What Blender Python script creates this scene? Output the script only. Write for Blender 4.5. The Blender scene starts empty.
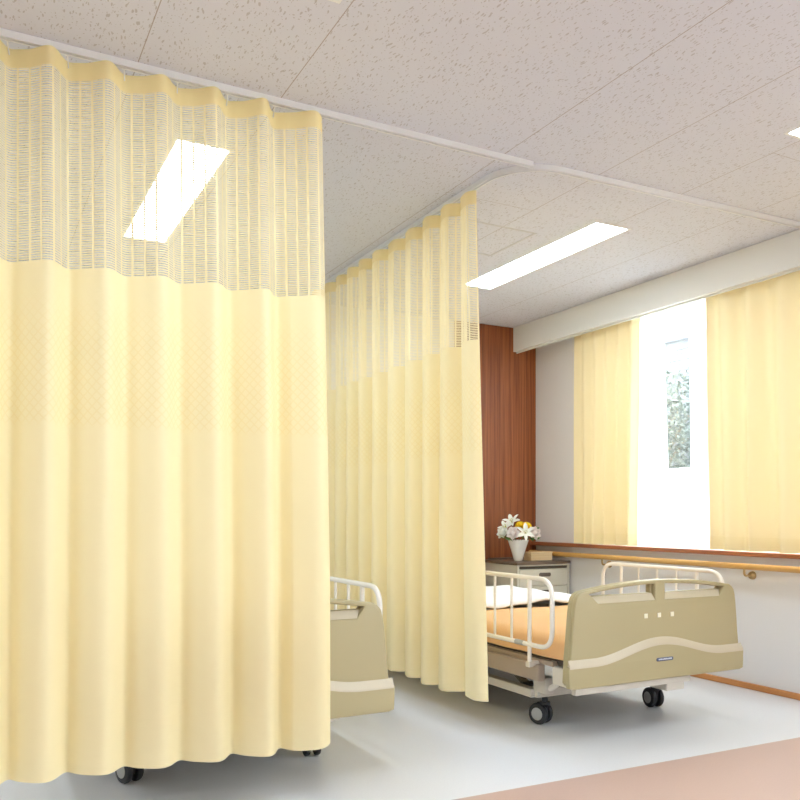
import bpy, bmesh, math, random
from mathutils import Vector, Matrix, noise
random.seed(7)
S = bpy.context.scene
COL = S.collection
PI = math.pi

# ------------------------------------------------------------------ camera
CAM_Z = 0.975
YAW = math.atan2(430, 816)
cd = bpy.data.cameras.new('camera')
cam = bpy.data.objects.new('camera', cd)
COL.objects.link(cam)
cam.location = (0, 0, CAM_Z)
cam.rotation_euler = (PI / 2, 0, -YAW)
cd.sensor_width = 36
cd.lens = 816 / 800 * 36
cd.shift_y = 115 / 800
cd.clip_start = 0.05
S.camera = cam

# ------------------------------------------------------------------ world, exposure
w = bpy.data.worlds.new('world')
S.world = w
w.use_nodes = True
bg = w.node_tree.nodes['Background']
bg.inputs[0].default_value = (0.88, 0.94, 1.0, 1)
bg.inputs[1].default_value = 8.0
PANEL = 12.0            # emission of the ceiling light diffusers
S.view_settings.view_transform = 'Standard'
S.view_settings.look = 'None'
S.view_settings.gamma = 1
S.view_settings.use_curve_mapping = False
S.view_settings.exposure = 0.78
S.cycles.use_denoising = True
S.cycles.max_bounces = 10
S.cycles.diffuse_bounces = 6
S.cycles.transparent_max_bounces = 24
S.cycles.sample_clamp_indirect = 8

# ------------------------------------------------------------------ materials
def mat(name, color, rough=0.5, metal=0.0, spec=0.5, bump=None, vary=None, coat=0):
    m = bpy.data.materials.new(name)
    m.use_nodes = True
    nt = m.node_tree
    b = nt.nodes['Principled BSDF']
    b.inputs['Base Color'].default_value = (*color, 1)
    b.inputs['Roughness'].default_value = rough
    b.inputs['Metallic'].default_value = metal
    b.inputs['Specular IOR Level'].default_value = spec
    b.inputs['Coat Weight'].default_value = coat
    if bump or vary:
        tc = nt.nodes.new('ShaderNodeTexCoord')
        n = nt.nodes.new('ShaderNodeTexNoise')
        n.inputs['Scale'].default_value = (bump or vary)[0]
        n.inputs['Detail'].default_value = 6
        nt.links.new(tc.outputs['Object'], n.inputs['Vector'])
        if bump:
            bp = nt.nodes.new('ShaderNodeBump')
            bp.inputs['Strength'].default_value = bump[1]
            bp.inputs['Distance'].default_value = 0.002
            nt.links.new(n.outputs['Fac'], bp.inputs['Height'])
            nt.links.new(bp.outputs[0], b.inputs['Normal'])
        if vary:
            mx = nt.nodes.new('ShaderNodeMix')
            mx.data_type = 'RGBA'
            mx.inputs['A'].default_value = (*[c * (1 - vary[1]) for c in color], 1)
            mx.inputs['B'].default_value = (*[min(1, c * (1 + vary[1])) for c in color], 1)
            nt.links.new(n.outputs['Fac'], mx.inputs['Factor'])
            nt.links.new(mx.outputs['Result'], b.inputs['Base Color'])
    return m

class NT:
    """small node-building helper"""
    def __init__(self, m):
        self.nt = m.node_tree
    def n(self, t, **kw):
        x = self.nt.nodes.new(t)
        for k, v in kw.items():
            setattr(x, k, v)
        return x
    def link(self, a, b):
        self.nt.links.new(a, b)
    def math(self, op, a, b=None, c=None):
        x = self.n('ShaderNodeMath', operation=op)
        for i, v in enumerate((a, b, c)):
            if v is None:
                continue
            if isinstance(v, (int, float)):
                x.inputs[i].default_value = v
            else:
                self.link(v, x.inputs[i])
        return x.outputs[0]
    def mix(self, fac, a, b):
        x = self.n('ShaderNodeMix', data_type='RGBA')
        for key, v in (('Factor', fac), ('A', a), ('B', b)):
            if isinstance(v, (int, float)):
                x.inputs[key].default_value = v
            elif isinstance(v, tuple):
                x.inputs[key].default_value = (*v, 1)
            else:
                self.link(v, x.inputs[key])
        return x.outputs['Result']

M = {}
M['wall'] = mat('wall_paper', (0.78, 0.76, 0.755), 0.75, bump=(220, 0.25))
M['wall_grey'] = M['wall']
M['white_paint'] = mat('white_paint', (0.80, 0.80, 0.775), 0.45)
M['rail_paint'] = mat('rail_paint', (0.86, 0.82, 0.76), 0.3, coat=0.3)
M['track'] = mat('track_aluminium', (0.80, 0.80, 0.79), 0.4, 0.0)
M['brass'] = mat('aged_brass', (0.50, 0.36, 0.17), 0.35, 0.8)
M['bed_shell'] = mat('bed_shell', (0.43, 0.365, 0.205), 0.38, bump=(400, 0.1))
M['bed_shell_lit'] = mat('bed_shell_lit', (0.56, 0.49, 0.36), 0.35)  # shell colour made paler to paint the light its ledges catch
M['inlay'] = mat('inlay', (0.88, 0.84, 0.66), 0.3)
M['badge'] = mat('badge', (0.10, 0.12, 0.20), 0.35)
M['badge_mark'] = mat('badge_mark', (0.62, 0.66, 0.75), 0.4)
M['frame_taupe'] = mat('frame_taupe', (0.40, 0.32, 0.25), 0.4)
M['frame_pale'] = mat('frame_pale', (0.66, 0.62, 0.55), 0.4)
M['frame_dark'] = mat('frame_dark', (0.10, 0.085, 0.075), 0.5)
M['rubber'] = mat('rubber', (0.02, 0.021, 0.026), 0.45)
M['caster_cap'] = mat('caster_cap', (0.42, 0.43, 0.42), 0.4)
M['mattress'] = mat('mattress', (0.75, 0.72, 0.66), 0.8)
M['orange'] = mat('orange_blanket', (0.82, 0.50, 0.24), 0.85, bump=(500, 0.3), vary=(8, 0.05))
M['white_cloth'] = mat('white_cloth', (0.88, 0.88, 0.89), 0.85, bump=(40, 0.2))
M['cab'] = mat('cabinet_enamel', (0.66, 0.61, 0.50), 0.4)
M['cab_top'] = mat('cabinet_top', (0.16, 0.105, 0.07), 0.35)
M['cab_dark'] = mat('cabinet_recess', (0.10, 0.075, 0.05), 0.5)
M['ceramic'] = mat('ceramic', (0.84, 0.83, 0.80), 0.25, coat=0.4)
M['petal_white'] = mat('petal_white', (0.90, 0.90, 0.84), 0.6)
M['petal_pink'] = mat('petal_pink', (0.97, 0.89, 0.86), 0.6)
M['petal_yellow'] = mat('petal_yellow', (0.95, 0.66, 0.01), 0.6)
M['leaf'] = mat('leaf', (0.07, 0.20, 0.035), 0.5, vary=(30, 0.4))
M['stamen'] = mat('stamen', (0.45, 0.40, 0.03), 0.6)
M['alu'] = mat('window_frame', (0.75, 0.76, 0.77), 0.35, 0.3)
M['black'] = mat('dark_metal', (0.03, 0.03, 0.03), 0.5)
M['siding'] = mat('siding', (0.078, 0.080, 0.095), 0.6)
M['siding_dark'] = mat('siding_dark', (0.40, 0.42, 0.52), 0.6)
M['ground'] = mat('paving', (0.42, 0.43, 0.44), 0.9, vary=(6, 0.2))
M['shrub'] = mat('shrub_leaf', (0.062, 0.076, 0.062), 0.5, vary=(14, 0.5))
M['bark'] = mat('bark', (0.16, 0.12, 0.08), 0.9)

def wood(name, dark, light, axis, scale=1.0, rough=0.45, coat=0.0):
    """straight-grained wood; axis = direction of the grain"""
    m = mat(name, light, rough, coat=coat)
    N = NT(m)
    b = m.node_tree.nodes['Principled BSDF']
    tc = N.n('ShaderNodeTexCoord')
    mp = N.n('ShaderNodeMapping')
    sc = [60 * scale] * 3
    sc[axis] = 1.2 * scale
    mp.inputs['Scale'].default_value = sc
    N.link(tc.outputs['Object'], mp.inputs['Vector'])
    n1 = N.n('ShaderNodeTexNoise')
    n1.inputs['Scale'].default_value = 1.0
    n1.inputs['Detail'].default_value = 7
    n1.inputs['Roughness'].default_value = 0.65
    N.link(mp.outputs[0], n1.inputs['Vector'])
    r = N.n('ShaderNodeValToRGB')
    r.color_ramp.elements[0].position = 0.33
    r.color_ramp.elements[0].color = (*dark, 1)
    r.color_ramp.elements[1].position = 0.68
    r.color_ramp.elements[1].color = (*light, 1)
    N.link(n1.outputs['Fac'], r.inputs[0])
    N.link(r.outputs[0], b.inputs['Base Color'])
    return m
M['wood_panel'] = wood('walnut_panel', (0.16, 0.036, 0.009), (0.38, 0.115, 0.032), 2, 1.0, 0.4)
M['wood_sill'] = wood('sill_wood', (0.27, 0.085, 0.035), (0.40, 0.15, 0.065), 1, 0.8, 0.35)
M['wood_rail'] = wood('rail_wood', (0.56, 0.30, 0.075), (0.74, 0.43, 0.13), 1, 0.8, 0.3, 0.3)
M['wood_base'] = wood('base_wood', (0.50, 0.20, 0.06), (0.66, 0.30, 0.10), 1, 0.8, 0.4)
M['wood_box'] = wood('box_wood', (0.66, 0.46, 0.24), (0.82, 0.64, 0.38), 0, 1.0, 0.5)

# ceiling: fissured boards with thin joints
def ceiling_mat():
    m = mat('fissured_board', (0.74, 0.71, 0.71), 0.85)
    N = NT(m)
    b = m.node_tree.nodes['Principled BSDF']
    tc = N.n('ShaderNodeTexCoord')
    sx = N.n('ShaderNodeSeparateXYZ')
    N.link(tc.outputs['Object'], sx.inputs[0])
    X, Y = sx.outputs[0], sx.outputs[1]
    dist = N.n('ShaderNodeTexNoise')
    dist.inputs['Scale'].default_value = 9
    N.link(tc.outputs['Object'], dist.inputs['Vector'])
    wob = N.math('MULTIPLY', N.math('SUBTRACT', dist.outputs['Fac'], 0.5), 0.05)
    masks = []
    for (cx, cy, thr, keep, off) in ((0.014, 0.048, 0.145, 0.60, 0.0), (0.017, 0.062, 0.115, 0.45, 5.3), (0.012, 0.014, 0.14, 0.60, 9.1)):
        cb = N.n('ShaderNodeCombineXYZ')
        N.link(N.math('DIVIDE', N.math('ADD', N.math('ADD', X, wob), off), cx), cb.inputs[0])
        N.link(N.math('DIVIDE', N.math('ADD', Y, off), cy), cb.inputs[1])
        v = N.n('ShaderNodeTexVoronoi', voronoi_dimensions='2D')
        v.inputs['Scale'].default_value = 1
        N.link(cb.outputs[0], v.inputs['Vector'])
        sc = N.n('ShaderNodeSeparateColor')
        N.link(v.outputs['Color'], sc.inputs[0])
        thr_n = N.math('MULTIPLY', N.math('ADD', N.math('MULTIPLY', sc.outputs[1], 0.9), 0.5), thr)
        inside = N.math('LESS_THAN', v.outputs['Distance'], thr_n)
        masks.append(N.math('MULTIPLY', inside, N.math('GREATER_THAN', sc.outputs[0], keep)))
    spk = N.math('MAXIMUM', N.math('MAXIMUM', masks[0], masks[1]), masks[2])
    line = None
    for lx in (-0.93, -0.465, 0.003, 0.468, 0.94, 1.866, 2.331, 2.796, 3.26):
        e = N.math('LESS_THAN', N.math('ABSOLUTE', N.math('SUBTRACT', X, lx)), 0.0016)
        line = e if line is None else N.math('MAXIMUM', line, e)
    for (y, x0, x1) in ((3.09, 1.866, 2.331), (2.157, 2.796, 3.26), (2.157, -0.465, 0.003), (4.02, 2.331, 2.6)):
        e = N.math('LESS_THAN', N.math('ABSOLUTE', N.math('SUBTRACT', Y, y)), 0.0012)
        e = N.math('MULTIPLY', e, N.math('MULTIPLY', N.math('GREATER_THAN', X, x0), N.math('LESS_THAN', X, x1)))
        line = N.math('MAXIMUM', line, e)
    c1 = N.mix(N.math('MULTIPLY', spk, 0.55), (0.67, 0.68, 0.75), (0.36, 0.32, 0.31))
    c2 = N.mix(N.math('MULTIPLY', line, 0.75), c1, (0.33, 0.26, 0.22))
    N.link(c2, b.inputs['Base Color'])
    bp = N.n('ShaderNodeBump')
    bp.inputs['Distance'].default_value = 0.001
    bp.inputs['Strength'].default_value = 0.4
    N.link(N.math('SUBTRACT', 1.0, spk), bp.inputs['Height'])
    N.link(bp.outputs[0], b.inputs['Normal'])
    return m
M['ceiling'] = ceiling_mat()

def floor_mat():
    m = mat('vinyl_floor', (0.7, 0.7, 0.7), 0.33, spec=0.4)
    N = NT(m)
    b = m.node_tree.nodes['Principled BSDF']
    tc = N.n('ShaderNodeTexCoord')
    sx = N.n('ShaderNodeSeparateXYZ')
    N.link(tc.outputs['Object'], sx.inputs[0])
    n = N.n('ShaderNodeTexNoise')
    n.inputs['Scale'].default_value = 140
    n.inputs['Detail'].default_value = 5
    N.link(tc.outputs['Object'], n.inputs['Vector'])
    grey = N.mix(n.outputs['Fac'], (0.70, 0.70, 0.72), (0.78, 0.78, 0.80))
    pink = N.mix(n.outputs['Fac'], (0.53, 0.365, 0.30), (0.60, 0.42, 0.35))
    edge = N.math('LESS_THAN', N.math('ADD', sx.outputs[1], N.math('MULTIPLY', sx.outputs[0], 0.022)), 2.42)
    N.link(N.mix(edge, grey, pink), b.inputs['Base Color'])
    return m
M['floor'] = floor_mat()

def wall_block_mat():
    m = mat('white_block', (0.8, 0.8, 0.78), 0.8)
    N = NT(m)
    b = m.node_tree.nodes['Principled BSDF']
    tc = N.n('ShaderNodeTexCoord')
    mp = N.n('ShaderNodeMapping')
    mp.inputs['Rotation'].default_value = (PI / 2, 0, PI / 2)
    sx = N.n('ShaderNodeSeparateXYZ')
    N.link(tc.outputs['Object'], sx.inputs[0])
    cb = N.n('ShaderNodeCombineXYZ')
    N.link(sx.outputs[1], cb.inputs[0])
    N.link(sx.outputs[2], cb.inputs[1])
    br = N.n('ShaderNodeTexBrick')
    br.inputs['Color1'].default_value = (0.80, 0.80, 0.78, 1)
    br.inputs['Color2'].default_value = (0.86, 0.86, 0.85, 1)
    br.inputs['Mortar'].default_value = (0.38, 0.38, 0.36, 1)
    br.inputs['Scale'].default_value = 1
    br.inputs['Mortar Size'].default_value = 0.006
    br.inputs['Brick Width'].default_value = 0.3
    br.inputs['Row Height'].default_value = 0.1
    N.link(cb.outputs[0], br.inputs['Vector'])
    N.link(br.outputs['Color'], b.inputs['Base Color'])
    return m
M['block'] = wall_block_mat()

def emit_mat(name, col, s):
    m = bpy.data.materials.new(name)
    m.use_nodes = True
    nt = m.node_tree
    nt.nodes.clear()
    o = nt.nodes.new('ShaderNodeOutputMaterial')
    e = nt.nodes.new('ShaderNodeEmission')
    e.inputs[0].default_value = (*col, 1)
    e.inputs[1].default_value = s
    nt.links.new(e.outputs[0], o.inputs[0])
    return m
M['diffuser'] = emit_mat('light_diffuser', (0.80, 0.92, 1.0), PANEL)

def fabric(name, col, trans=0.3, see=0.0, kind='plain', col2=None):
    """woven cloth: diffuse + translucent, optional open weave (see = share of holes)"""
    m = bpy.data.materials.new(name)
    m.use_nodes = True
    N = NT(m)
    m.node_tree.nodes.clear()
    out = N.n('ShaderNodeOutputMaterial')
    d = N.n('ShaderNodeBsdfDiffuse')
    t = N.n('ShaderNodeBsdfTranslucent')
    d.inputs['Color'].default_value = (*col, 1)
    t.inputs['Color'].default_value = (*(col2 or col), 1)
    ms = N.n('ShaderNodeMixShader')
    ms.inputs[0].default_value = trans
    N.link(d.outputs[0], ms.inputs[1])
    N.link(t.outputs[0], ms.inputs[2])
    uv = N.n('ShaderNodeUVMap')
    uv.uv_map = 'UVMap'
    sx = N.n('ShaderNodeSeparateXYZ')
    N.link(uv.outputs[0], sx.inputs[0])
    U, V = sx.outputs[0], sx.outputs[1]
    last = ms.outputs[0]
    if kind == 'lattice':
        # woven diamond band; the pattern fades towards its upper edge
        a = N.math('ABSOLUTE', N.math('SINE', N.math('MULTIPLY', N.math('ADD', U, V), PI / 0.030)))
        c = N.math('ABSOLUTE', N.math('SINE', N.math('MULTIPLY', N.math('SUBTRACT', U, V), PI / 0.030)))
        la = N.math('LESS_THAN', N.math('MINIMUM', a, c), 0.30)
        mr = N.n('ShaderNodeMapRange')
        N.link(V, mr.inputs['Value'])
        mr.inputs['From Min'].default_value = 1.66
        mr.inputs['From Max'].default_value = 1.50
        mr.inputs['To Min'].default_value = 0
        mr.inputs['To Max'].default_value = 1
        mr2 = N.n('ShaderNodeMapRange')
        N.link(V, mr2.inputs['Value'])
        mr2.inputs['From Min'].default_value = 1.235
        mr2.inputs['From Max'].default_value = 1.26
        band = N.math('MULTIPLY', mr.outputs[0], mr2.outputs[0])
        f = N.math('MULTIPLY', N.math('MULTIPLY', la, band), 0.34)
        dk = tuple(x * y for x, y in zip(col, (0.93, 0.86, 0.62)))
        cc = N.mix(f, col, dk)
        N.link(cc, d.inputs['Color'])
        N.link(cc, t.inputs['Color'])
    if see:
        tr = N.n('ShaderNodeBsdfTransparent')
        mm = N.n('ShaderNodeMixShader')
        if kind == 'net':
            su = N.math('FRACT', N.math('DIVIDE', U, 0.040))
            stripe = N.math('LESS_THAN', su, 0.17)
            sv = N.math('FRACT', N.math('DIVIDE', V, 0.0074))
            bar = N.math('LESS_THAN', sv, 1 - see)
            fine = N.math('MULTIPLY', N.math('LESS_THAN', N.math('FRACT', N.math('DIVIDE', U, 0.0042)), 0.22), 1.0)
            solid = N.math('MAXIMUM', stripe, N.math('MAXIMUM', bar, fine))
            N.link(solid, mm.inputs[0])
        else:
            mm.inputs[0].default_value = 1 - see
        N.link(tr.outputs[0], mm.inputs[1])
        N.link(last, mm.inputs[2])
        last = mm.outputs[0]
    N.link(last, out.inputs[0])
    return m
YEL = (0.955, 0.835, 0.52)
M['cloth'] = fabric('yellow_cloth', YEL, 0.22, kind='lattice')
M['net'] = fabric('yellow_net', (0.95, 0.84, 0.55), 0.35, see=0.48, kind='net')
M['heading'] = fabric('heading_tape', (0.93, 0.785, 0.43), 0.25)
M['drape'] = fabric('window_drape', (0.90, 0.76, 0.47), 0.072, col2=(0.91, 0.77, 0.51))
M['drape_hem'] = fabric('window_drape_hem', (0.88, 0.74, 0.44), 0.05)
M['sheer'] = fabric('white_sheer', (0.95, 0.95, 0.97), 0.55, see=0.22, kind='plain')

def glass():
    m = bpy.data.materials.new('glass')
    m.use_nodes = True
    N = NT(m)
    m.node_tree.nodes.clear()
    out = N.n('ShaderNodeOutputMaterial')
    tr = N.n('ShaderNodeBsdfTransparent')
    tr.inputs[0].default_value = (0.95, 0.98, 0.97, 1)
    g = N.n('ShaderNodeBsdfGlossy')
    g.inputs['Roughness'].default_value = 0.02
    mm = N.n('ShaderNodeMixShader')
    mm.inputs[0].default_value = 0.06
    N.link(tr.outputs[0], mm.inputs[1])
    N.link(g.outputs[0], mm.inputs[2])
    N.link(mm.outputs[0], out.inputs[0])
    return m
M['glass'] = glass()

# ------------------------------------------------------------------ mesh helpers
def link(name, me, m, parent=None, loc=(0, 0, 0)):
    o = bpy.data.objects.new(name, me)
    COL.objects.link(o)
    if m is not None and not me.materials:
        me.materials.append(M[m] if isinstance(m, str) else m)
    o.location = loc
    if parent:
        o.parent = parent
    return o

def obj(name, bm, m, parent=None, loc=(0, 0, 0), smooth=False):
    me = bpy.data.meshes.new(name)
    bmesh.ops.recalc_face_normals(bm, faces=bm.faces)
    bm.to_mesh(me)
    bm.free()
    if smooth:
        me.shade_smooth()
        try:
            me.set_sharp_from_angle(angle=math.radians(40))
        except Exception:
            pass
    return link(name, me, m, parent, loc)

def thing(name, label, cat, loc=(0, 0, 0), rz=0, group=None):
    o = bpy.data.objects.new(name, None)
    COL.objects.link(o)
    o.empty_display_size = 0.1
    o.location = loc
    o.rotation_euler = (0, 0, rz)
    return tag(o, label, cat, group)

def tag(o, label, cat, group=None):
    o['label'] = label
    o['category'] = cat
    if group:
        o['group'] = group
    return o

def struct(name, bm, m, smooth=False):
    o = obj(name, bm, m, None, smooth=smooth)
    o['kind'] = 'structure'
    return o

def box(bm, x0, x1, y0, y1, z0, z1, bev=0.0, seg=2):
    r = bmesh.ops.create_cube(bm, size=1)
    vs = r['verts']
    for v in vs:
        v.co = Vector(((x0 + x1) / 2 + v.co.x * (x1 - x0), (y0 + y1) / 2 + v.co.y * (y1 - y0), (z0 + z1) / 2 + v.co.z * (z1 - z0)))
    if bev:
        es = list({e for v in vs for e in v.link_edges})
        bmesh.ops.bevel(bm, geom=es, offset=bev, segments=seg, affect='EDGES', profile=0.5, clamp_overlap=True)
    return bm

def bx(*a, **k):
    return box(bmesh.new(), *a, **k)

def tube(bm, pts, r, n=12, closed=False, caps=True):
    pts = [Vector(p) for p in pts]
    rs = r if isinstance(r, (list, tuple)) else [r] * len(pts)
    L = len(pts)
    rings = []
    t0 = (pts[1] - pts[0]).normalized()
    up = Vector((0, 0, 1)) if abs(t0.z) < 0.9 else Vector((1, 0, 0))
    nrm = (up - t0 * up.dot(t0)).normalized()
    for i in range(L):
        if closed:
            t = (pts[(i + 1) % L] - pts[i - 1]).normalized()
        elif i == 0:
            t = t0
        elif i == L - 1:
            t = (pts[-1] - pts[-2]).normalized()
        else:
            t = (pts[i + 1] - pts[i - 1]).normalized()
        nrm = (nrm - t * nrm.dot(t)).normalized()
        bi = t.cross(nrm)
        rings.append([bm.verts.new(pts[i] + (nrm * math.cos(a) + bi * math.sin(a)) * rs[i]) for a in [2 * PI * k / n for k in range(n)]])
    m = L if closed else L - 1
    for i in range(m):
        A, B = rings[i], rings[(i + 1) % L]
        for k in range(n):
            bm.faces.new((A[k], A[(k + 1) % n], B[(k + 1) % n], B[k]))
    if caps and not closed:
        bm.faces.new(rings[0][::-1])
        bm.faces.new(rings[-1])
    return bm

def fillet(pts, r, seg=6, closed=False):
    pts = [Vector(p) for p in pts]
    out = []
    L = len(pts)
    for i, p in enumerate(pts):
        if not closed and i in (0, L - 1):
            out.append(p)
            continue
        a, b = pts[i - 1] - p, pts[(i + 1) % L] - p
        la, lb = a.length, b.length
        rr = min(r, la * 0.49, lb * 0.49)
        A, B = p + a.normalized() * rr, p + b.normalized() * rr
        for k in range(seg + 1):
            s = k / seg
            out.append(A * (1 - s) ** 2 + p * 2 * s * (1 - s) + B * s ** 2)
    return out

def lathe(bm, prof, c=(0, 0, 0), n=24, axis='z', caps=True):
    rings = []
    for (r, h) in prof:
        ring = []
        for k in range(n):
            a = 2 * PI * k / n
            p = (r * math.cos(a), r * math.sin(a), h)
            if axis == 'x':
                p = (h, r * math.cos(a), r * math.sin(a))
            elif axis == 'y':
                p = (r * math.cos(a), h, r * math.sin(a))
            ring.append(bm.verts.new(Vector(p) + Vector(c)))
        rings.append(ring)
    for A, B in zip(rings, rings[1:]):
        for k in range(n):
            bm.faces.new((A[k], A[(k + 1) % n], B[(k + 1) % n], B[k]))
    if caps:
        if prof[0][0] > 1e-5:
            bm.faces.new(rings[0][::-1])
        if prof[-1][0] > 1e-5:
            bm.faces.new(rings[-1])
    bmesh.ops.remove_doubles(bm, verts=[v for r_ in rings for v in r_], dist=1e-6)
    return bm

def plate(outlines, thick, bev=0.0, res=2):
    """flat shape with holes, in X-Z, extruded along Y (0..thick), edges rounded"""
    cu = bpy.data.curves.new('tmp', 'CURVE')
    cu.dimensions = '2D'
    cu.fill_mode = 'BOTH'
    cu.extrude = thick / 2 - bev
    cu.bevel_depth = bev
    cu.bevel_resolution = res
    cu.offset = -bev
    for pts in outlines:
        sp = cu.splines.new('POLY')
        sp.points.add(len(pts) - 1)
        for q, (x, z) in zip(sp.points, pts):
            q.co = (x, z, 0, 1)
        sp.use_cyclic_u = True
    o = bpy.data.objects.new('tmp', cu)
    COL.objects.link(o)
    dg = bpy.context.evaluated_depsgraph_get()
    dg.update()
    me = bpy.data.meshes.new_from_object(o.evaluated_get(dg))
    bpy.data.objects.remove(o)
    bpy.data.curves.remove(cu)
    # curve plane (x, y, z) -> (x, thick/2 - z, y)
    for v in me.vertices:
        x, y, z = v.co
        v.co = (x, thick / 2 - z, y)
    bm = bmesh.new()
    bm.from_mesh(me)
    bpy.data.meshes.remove(me)
    bmesh.ops.remove_doubles(bm, verts=bm.verts, dist=1e-5)
    return bm

def copy_tree(o, parent=None):
    c = o.copy()
    COL.objects.link(c)
    c.parent = parent
    for ch in list(o.children):
        copy_tree(ch, c)
    return c

# ------------------------------------------------------------------ room shell
HC = 2.40          # ceiling height
XW = 3.87          # window wall
YH = 5.11          # wall behind the bed heads
XL, YB = -2.3, -2.6
struct('floor', bx(XL - .1, XW + .1, YB - .1, YH + .1, -0.1, 0), 'floor')
LIGHTS = [(2.69, 3.06), (0.685, 3.12), (2.69, 0.79), (0.685, 0.85), (2.69, -1.6), (0.685, -1.6), (-1.3, 0.85), (-1.3, -1.6), (-1.3, 3.12)]
LW, LL = 0.226, 1.24
# ceiling: one slab, with rectangular openings for the recessed lamps
bm = bmesh.new()
xs = sorted({XL - .1, XW + .1} | {x for x, y in LIGHTS} | {x + LW for x, y in LIGHTS})
ys = sorted({YB - .1, YH + .1} | {y for x, y in LIGHTS} | {y + LL for x, y in LIGHTS})
def in_light(x, y):
    return any(lx < x < lx + LW and ly < y < ly + LL for lx, ly in LIGHTS)
for i in range(len(xs) - 1):
    for j in range(len(ys) - 1):
        if not in_light((xs[i] + xs[i + 1]) / 2, (ys[j] + ys[j + 1]) / 2):
            box(bm, xs[i], xs[i + 1], ys[j], ys[j + 1], HC, HC + 0.12)
bmesh.ops.remove_doubles(bm, verts=bm.verts, dist=1e-5)
# drop the inner shared faces
seen = {}
for f in list(bm.faces):
    k = tuple(round(c, 4) for c in f.calc_center_median())
    seen.setdefault(k, []).append(f)
bmesh.ops.delete(bm, geom=[f for fs in seen.values() if len(fs) > 1 for f in fs], context='FACES')
struct('ceiling', bm, 'ceiling')

# window wall with its opening
WY0, WY1, WZ0, WZ1 = 1.0, 4.40, 0.772, 2.37
bm = bmesh.new()
box(bm, XW, XW + .16, YB, -2.3, 0, HC)
box(bm, XW, XW + .16, .45, WY0, 0, HC)
box(bm, XW, XW + .16, -2.3, .45, 0, WZ0)
box(bm, XW, XW + .16, -2.3, .45, WZ1, HC)
box(bm, XW, XW + .16, WY1, YH, 0, HC)
box(bm, XW, XW + .16, WY0, WY1, 0, WZ0)
box(bm, XW, XW + .16, WY0, WY1, WZ1, HC)
struct('wall_right', bm, 'wall')
struct('wall_back', bx(XL, XW + .16, YH, YH + .12, 0, HC), 'wall')
struct('wall_left', bx(XL - .12, XL, YB, YH, 0, HC), 'wall')
struct('wall_front', bx(XL, XW + .16, YB - .12, YB, 0, HC), 'wall')
# walnut veneer behind the head of the bed
struct('trim_1', bx(3.14, XW - .002, YH - .022, YH - .001, 0.0, HC - .002, bev=.002, seg=1), 'wood_panel')
# curtain pelmet along the window wall
bm = bmesh.new()
box(bm, 3.652, 3.682, YB + .02, YH - .024, 2.214, HC - .001, bev=.003, seg=2)
box(bm, 3.682, 3.69, YB + .02, YH - .024, 2.205, 2.217)
struct('trim_2', bm, 'white_paint')
# brown sill board
struct('trim_3', bx(3.812, XW + .10, YB + .02, YH - .024, 0.745, 0.771, bev=.003, seg=2), 'wood_sill')
struct('baseboard_right', bx(3.852, XW - .001, YB + .02, YH - .024, 0.001, 0.034, bev=.003), 'wood_base')

# window: outer frame, two sliding sashes with panes
WY0, WY1 = 1.0, 4.40
fx0, fx1 = XW + .05, XW + .12
wf = bmesh.new()
for a in ((WY0, WY0 + .04, WZ0, WZ1), (WY1 - .04, WY1, WZ0, WZ1), (WY0, WY1, WZ0, WZ0 + .035), (WY0, WY1, WZ1 - .04, WZ1)):
    box(wf, fx0, fx1, *a, bev=.003)
win = struct('window_1', wf, 'alu')
ym = 2.62
for k, (a, b, xo) in enumerate(((WY0 + .04, ym + .03, .06), (ym - .03, WY1 - .04, .09))):
    s = bmesh.new()
    x0, x1 = XW + xo, XW + xo + .025
    z0, z1 = WZ0 + .035, WZ1 - .04
    for q in ((a, a + .045, z0, z1), (b - .045, b, z0, z1), (a, b, z0, z0 + .05), (a, b, z1 - .05, z1)):
        box(s, x0, x1, *q, bev=.002)
    so = obj('sash', s, 'alu', win)
    obj('window_pane', bx(x0 + .010, x0 + .015, a + .045, b - .045, z0 + .05, z1 - .05), 'glass', so)

# ------------------------------------------------------------------ outdoors
# unseen window added to side-light the folds of the near curtain
wf = bmesh.new()
for a in ((-2.3, -2.26, WZ0, WZ1), (.41, .45, WZ0, WZ1), (-2.3, .45, WZ0, WZ0 + .035), (-2.3, .45, WZ1 - .04, WZ1), (-.95, -.90, WZ0, WZ1)):
    box(wf, fx0, fx1, *a, bev=.003)
win_added = struct('window_added', wf, 'alu')
obj('window_pane', bx(XW + .08, XW + .085, -2.26, .41, WZ0 + .035, WZ1 - .04), 'glass', win_added)
g = struct('ground', bx(4.1, 22, -8, 22, -0.32, -0.3), 'ground')
gw = obj('garden_wall', bx(6.5, 6.65, -6, 20, -0.3, 1.46, bev=.01), 'block')
tag(gw, 'low white block garden wall outside the window', 'wall')
hs = thing('neighbour_house', 'pale house wall with horizontal siding beyond the garden shrub', 'house', (9.6, 9.0, -0.3))
obj('wall', bx(0, .3, -9, 9, 0, 3.45), 'siding', hs)
for z in (3.46, 3.62, 3.78):
    obj('siding_board', bx(-.05, 0, -9, 9, z, z + .13, bev=.01), 'siding', hs)
obj('cornice', bx(-.10, .3, -9, 9, 3.93, 3.98), 'siding', hs)
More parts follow.
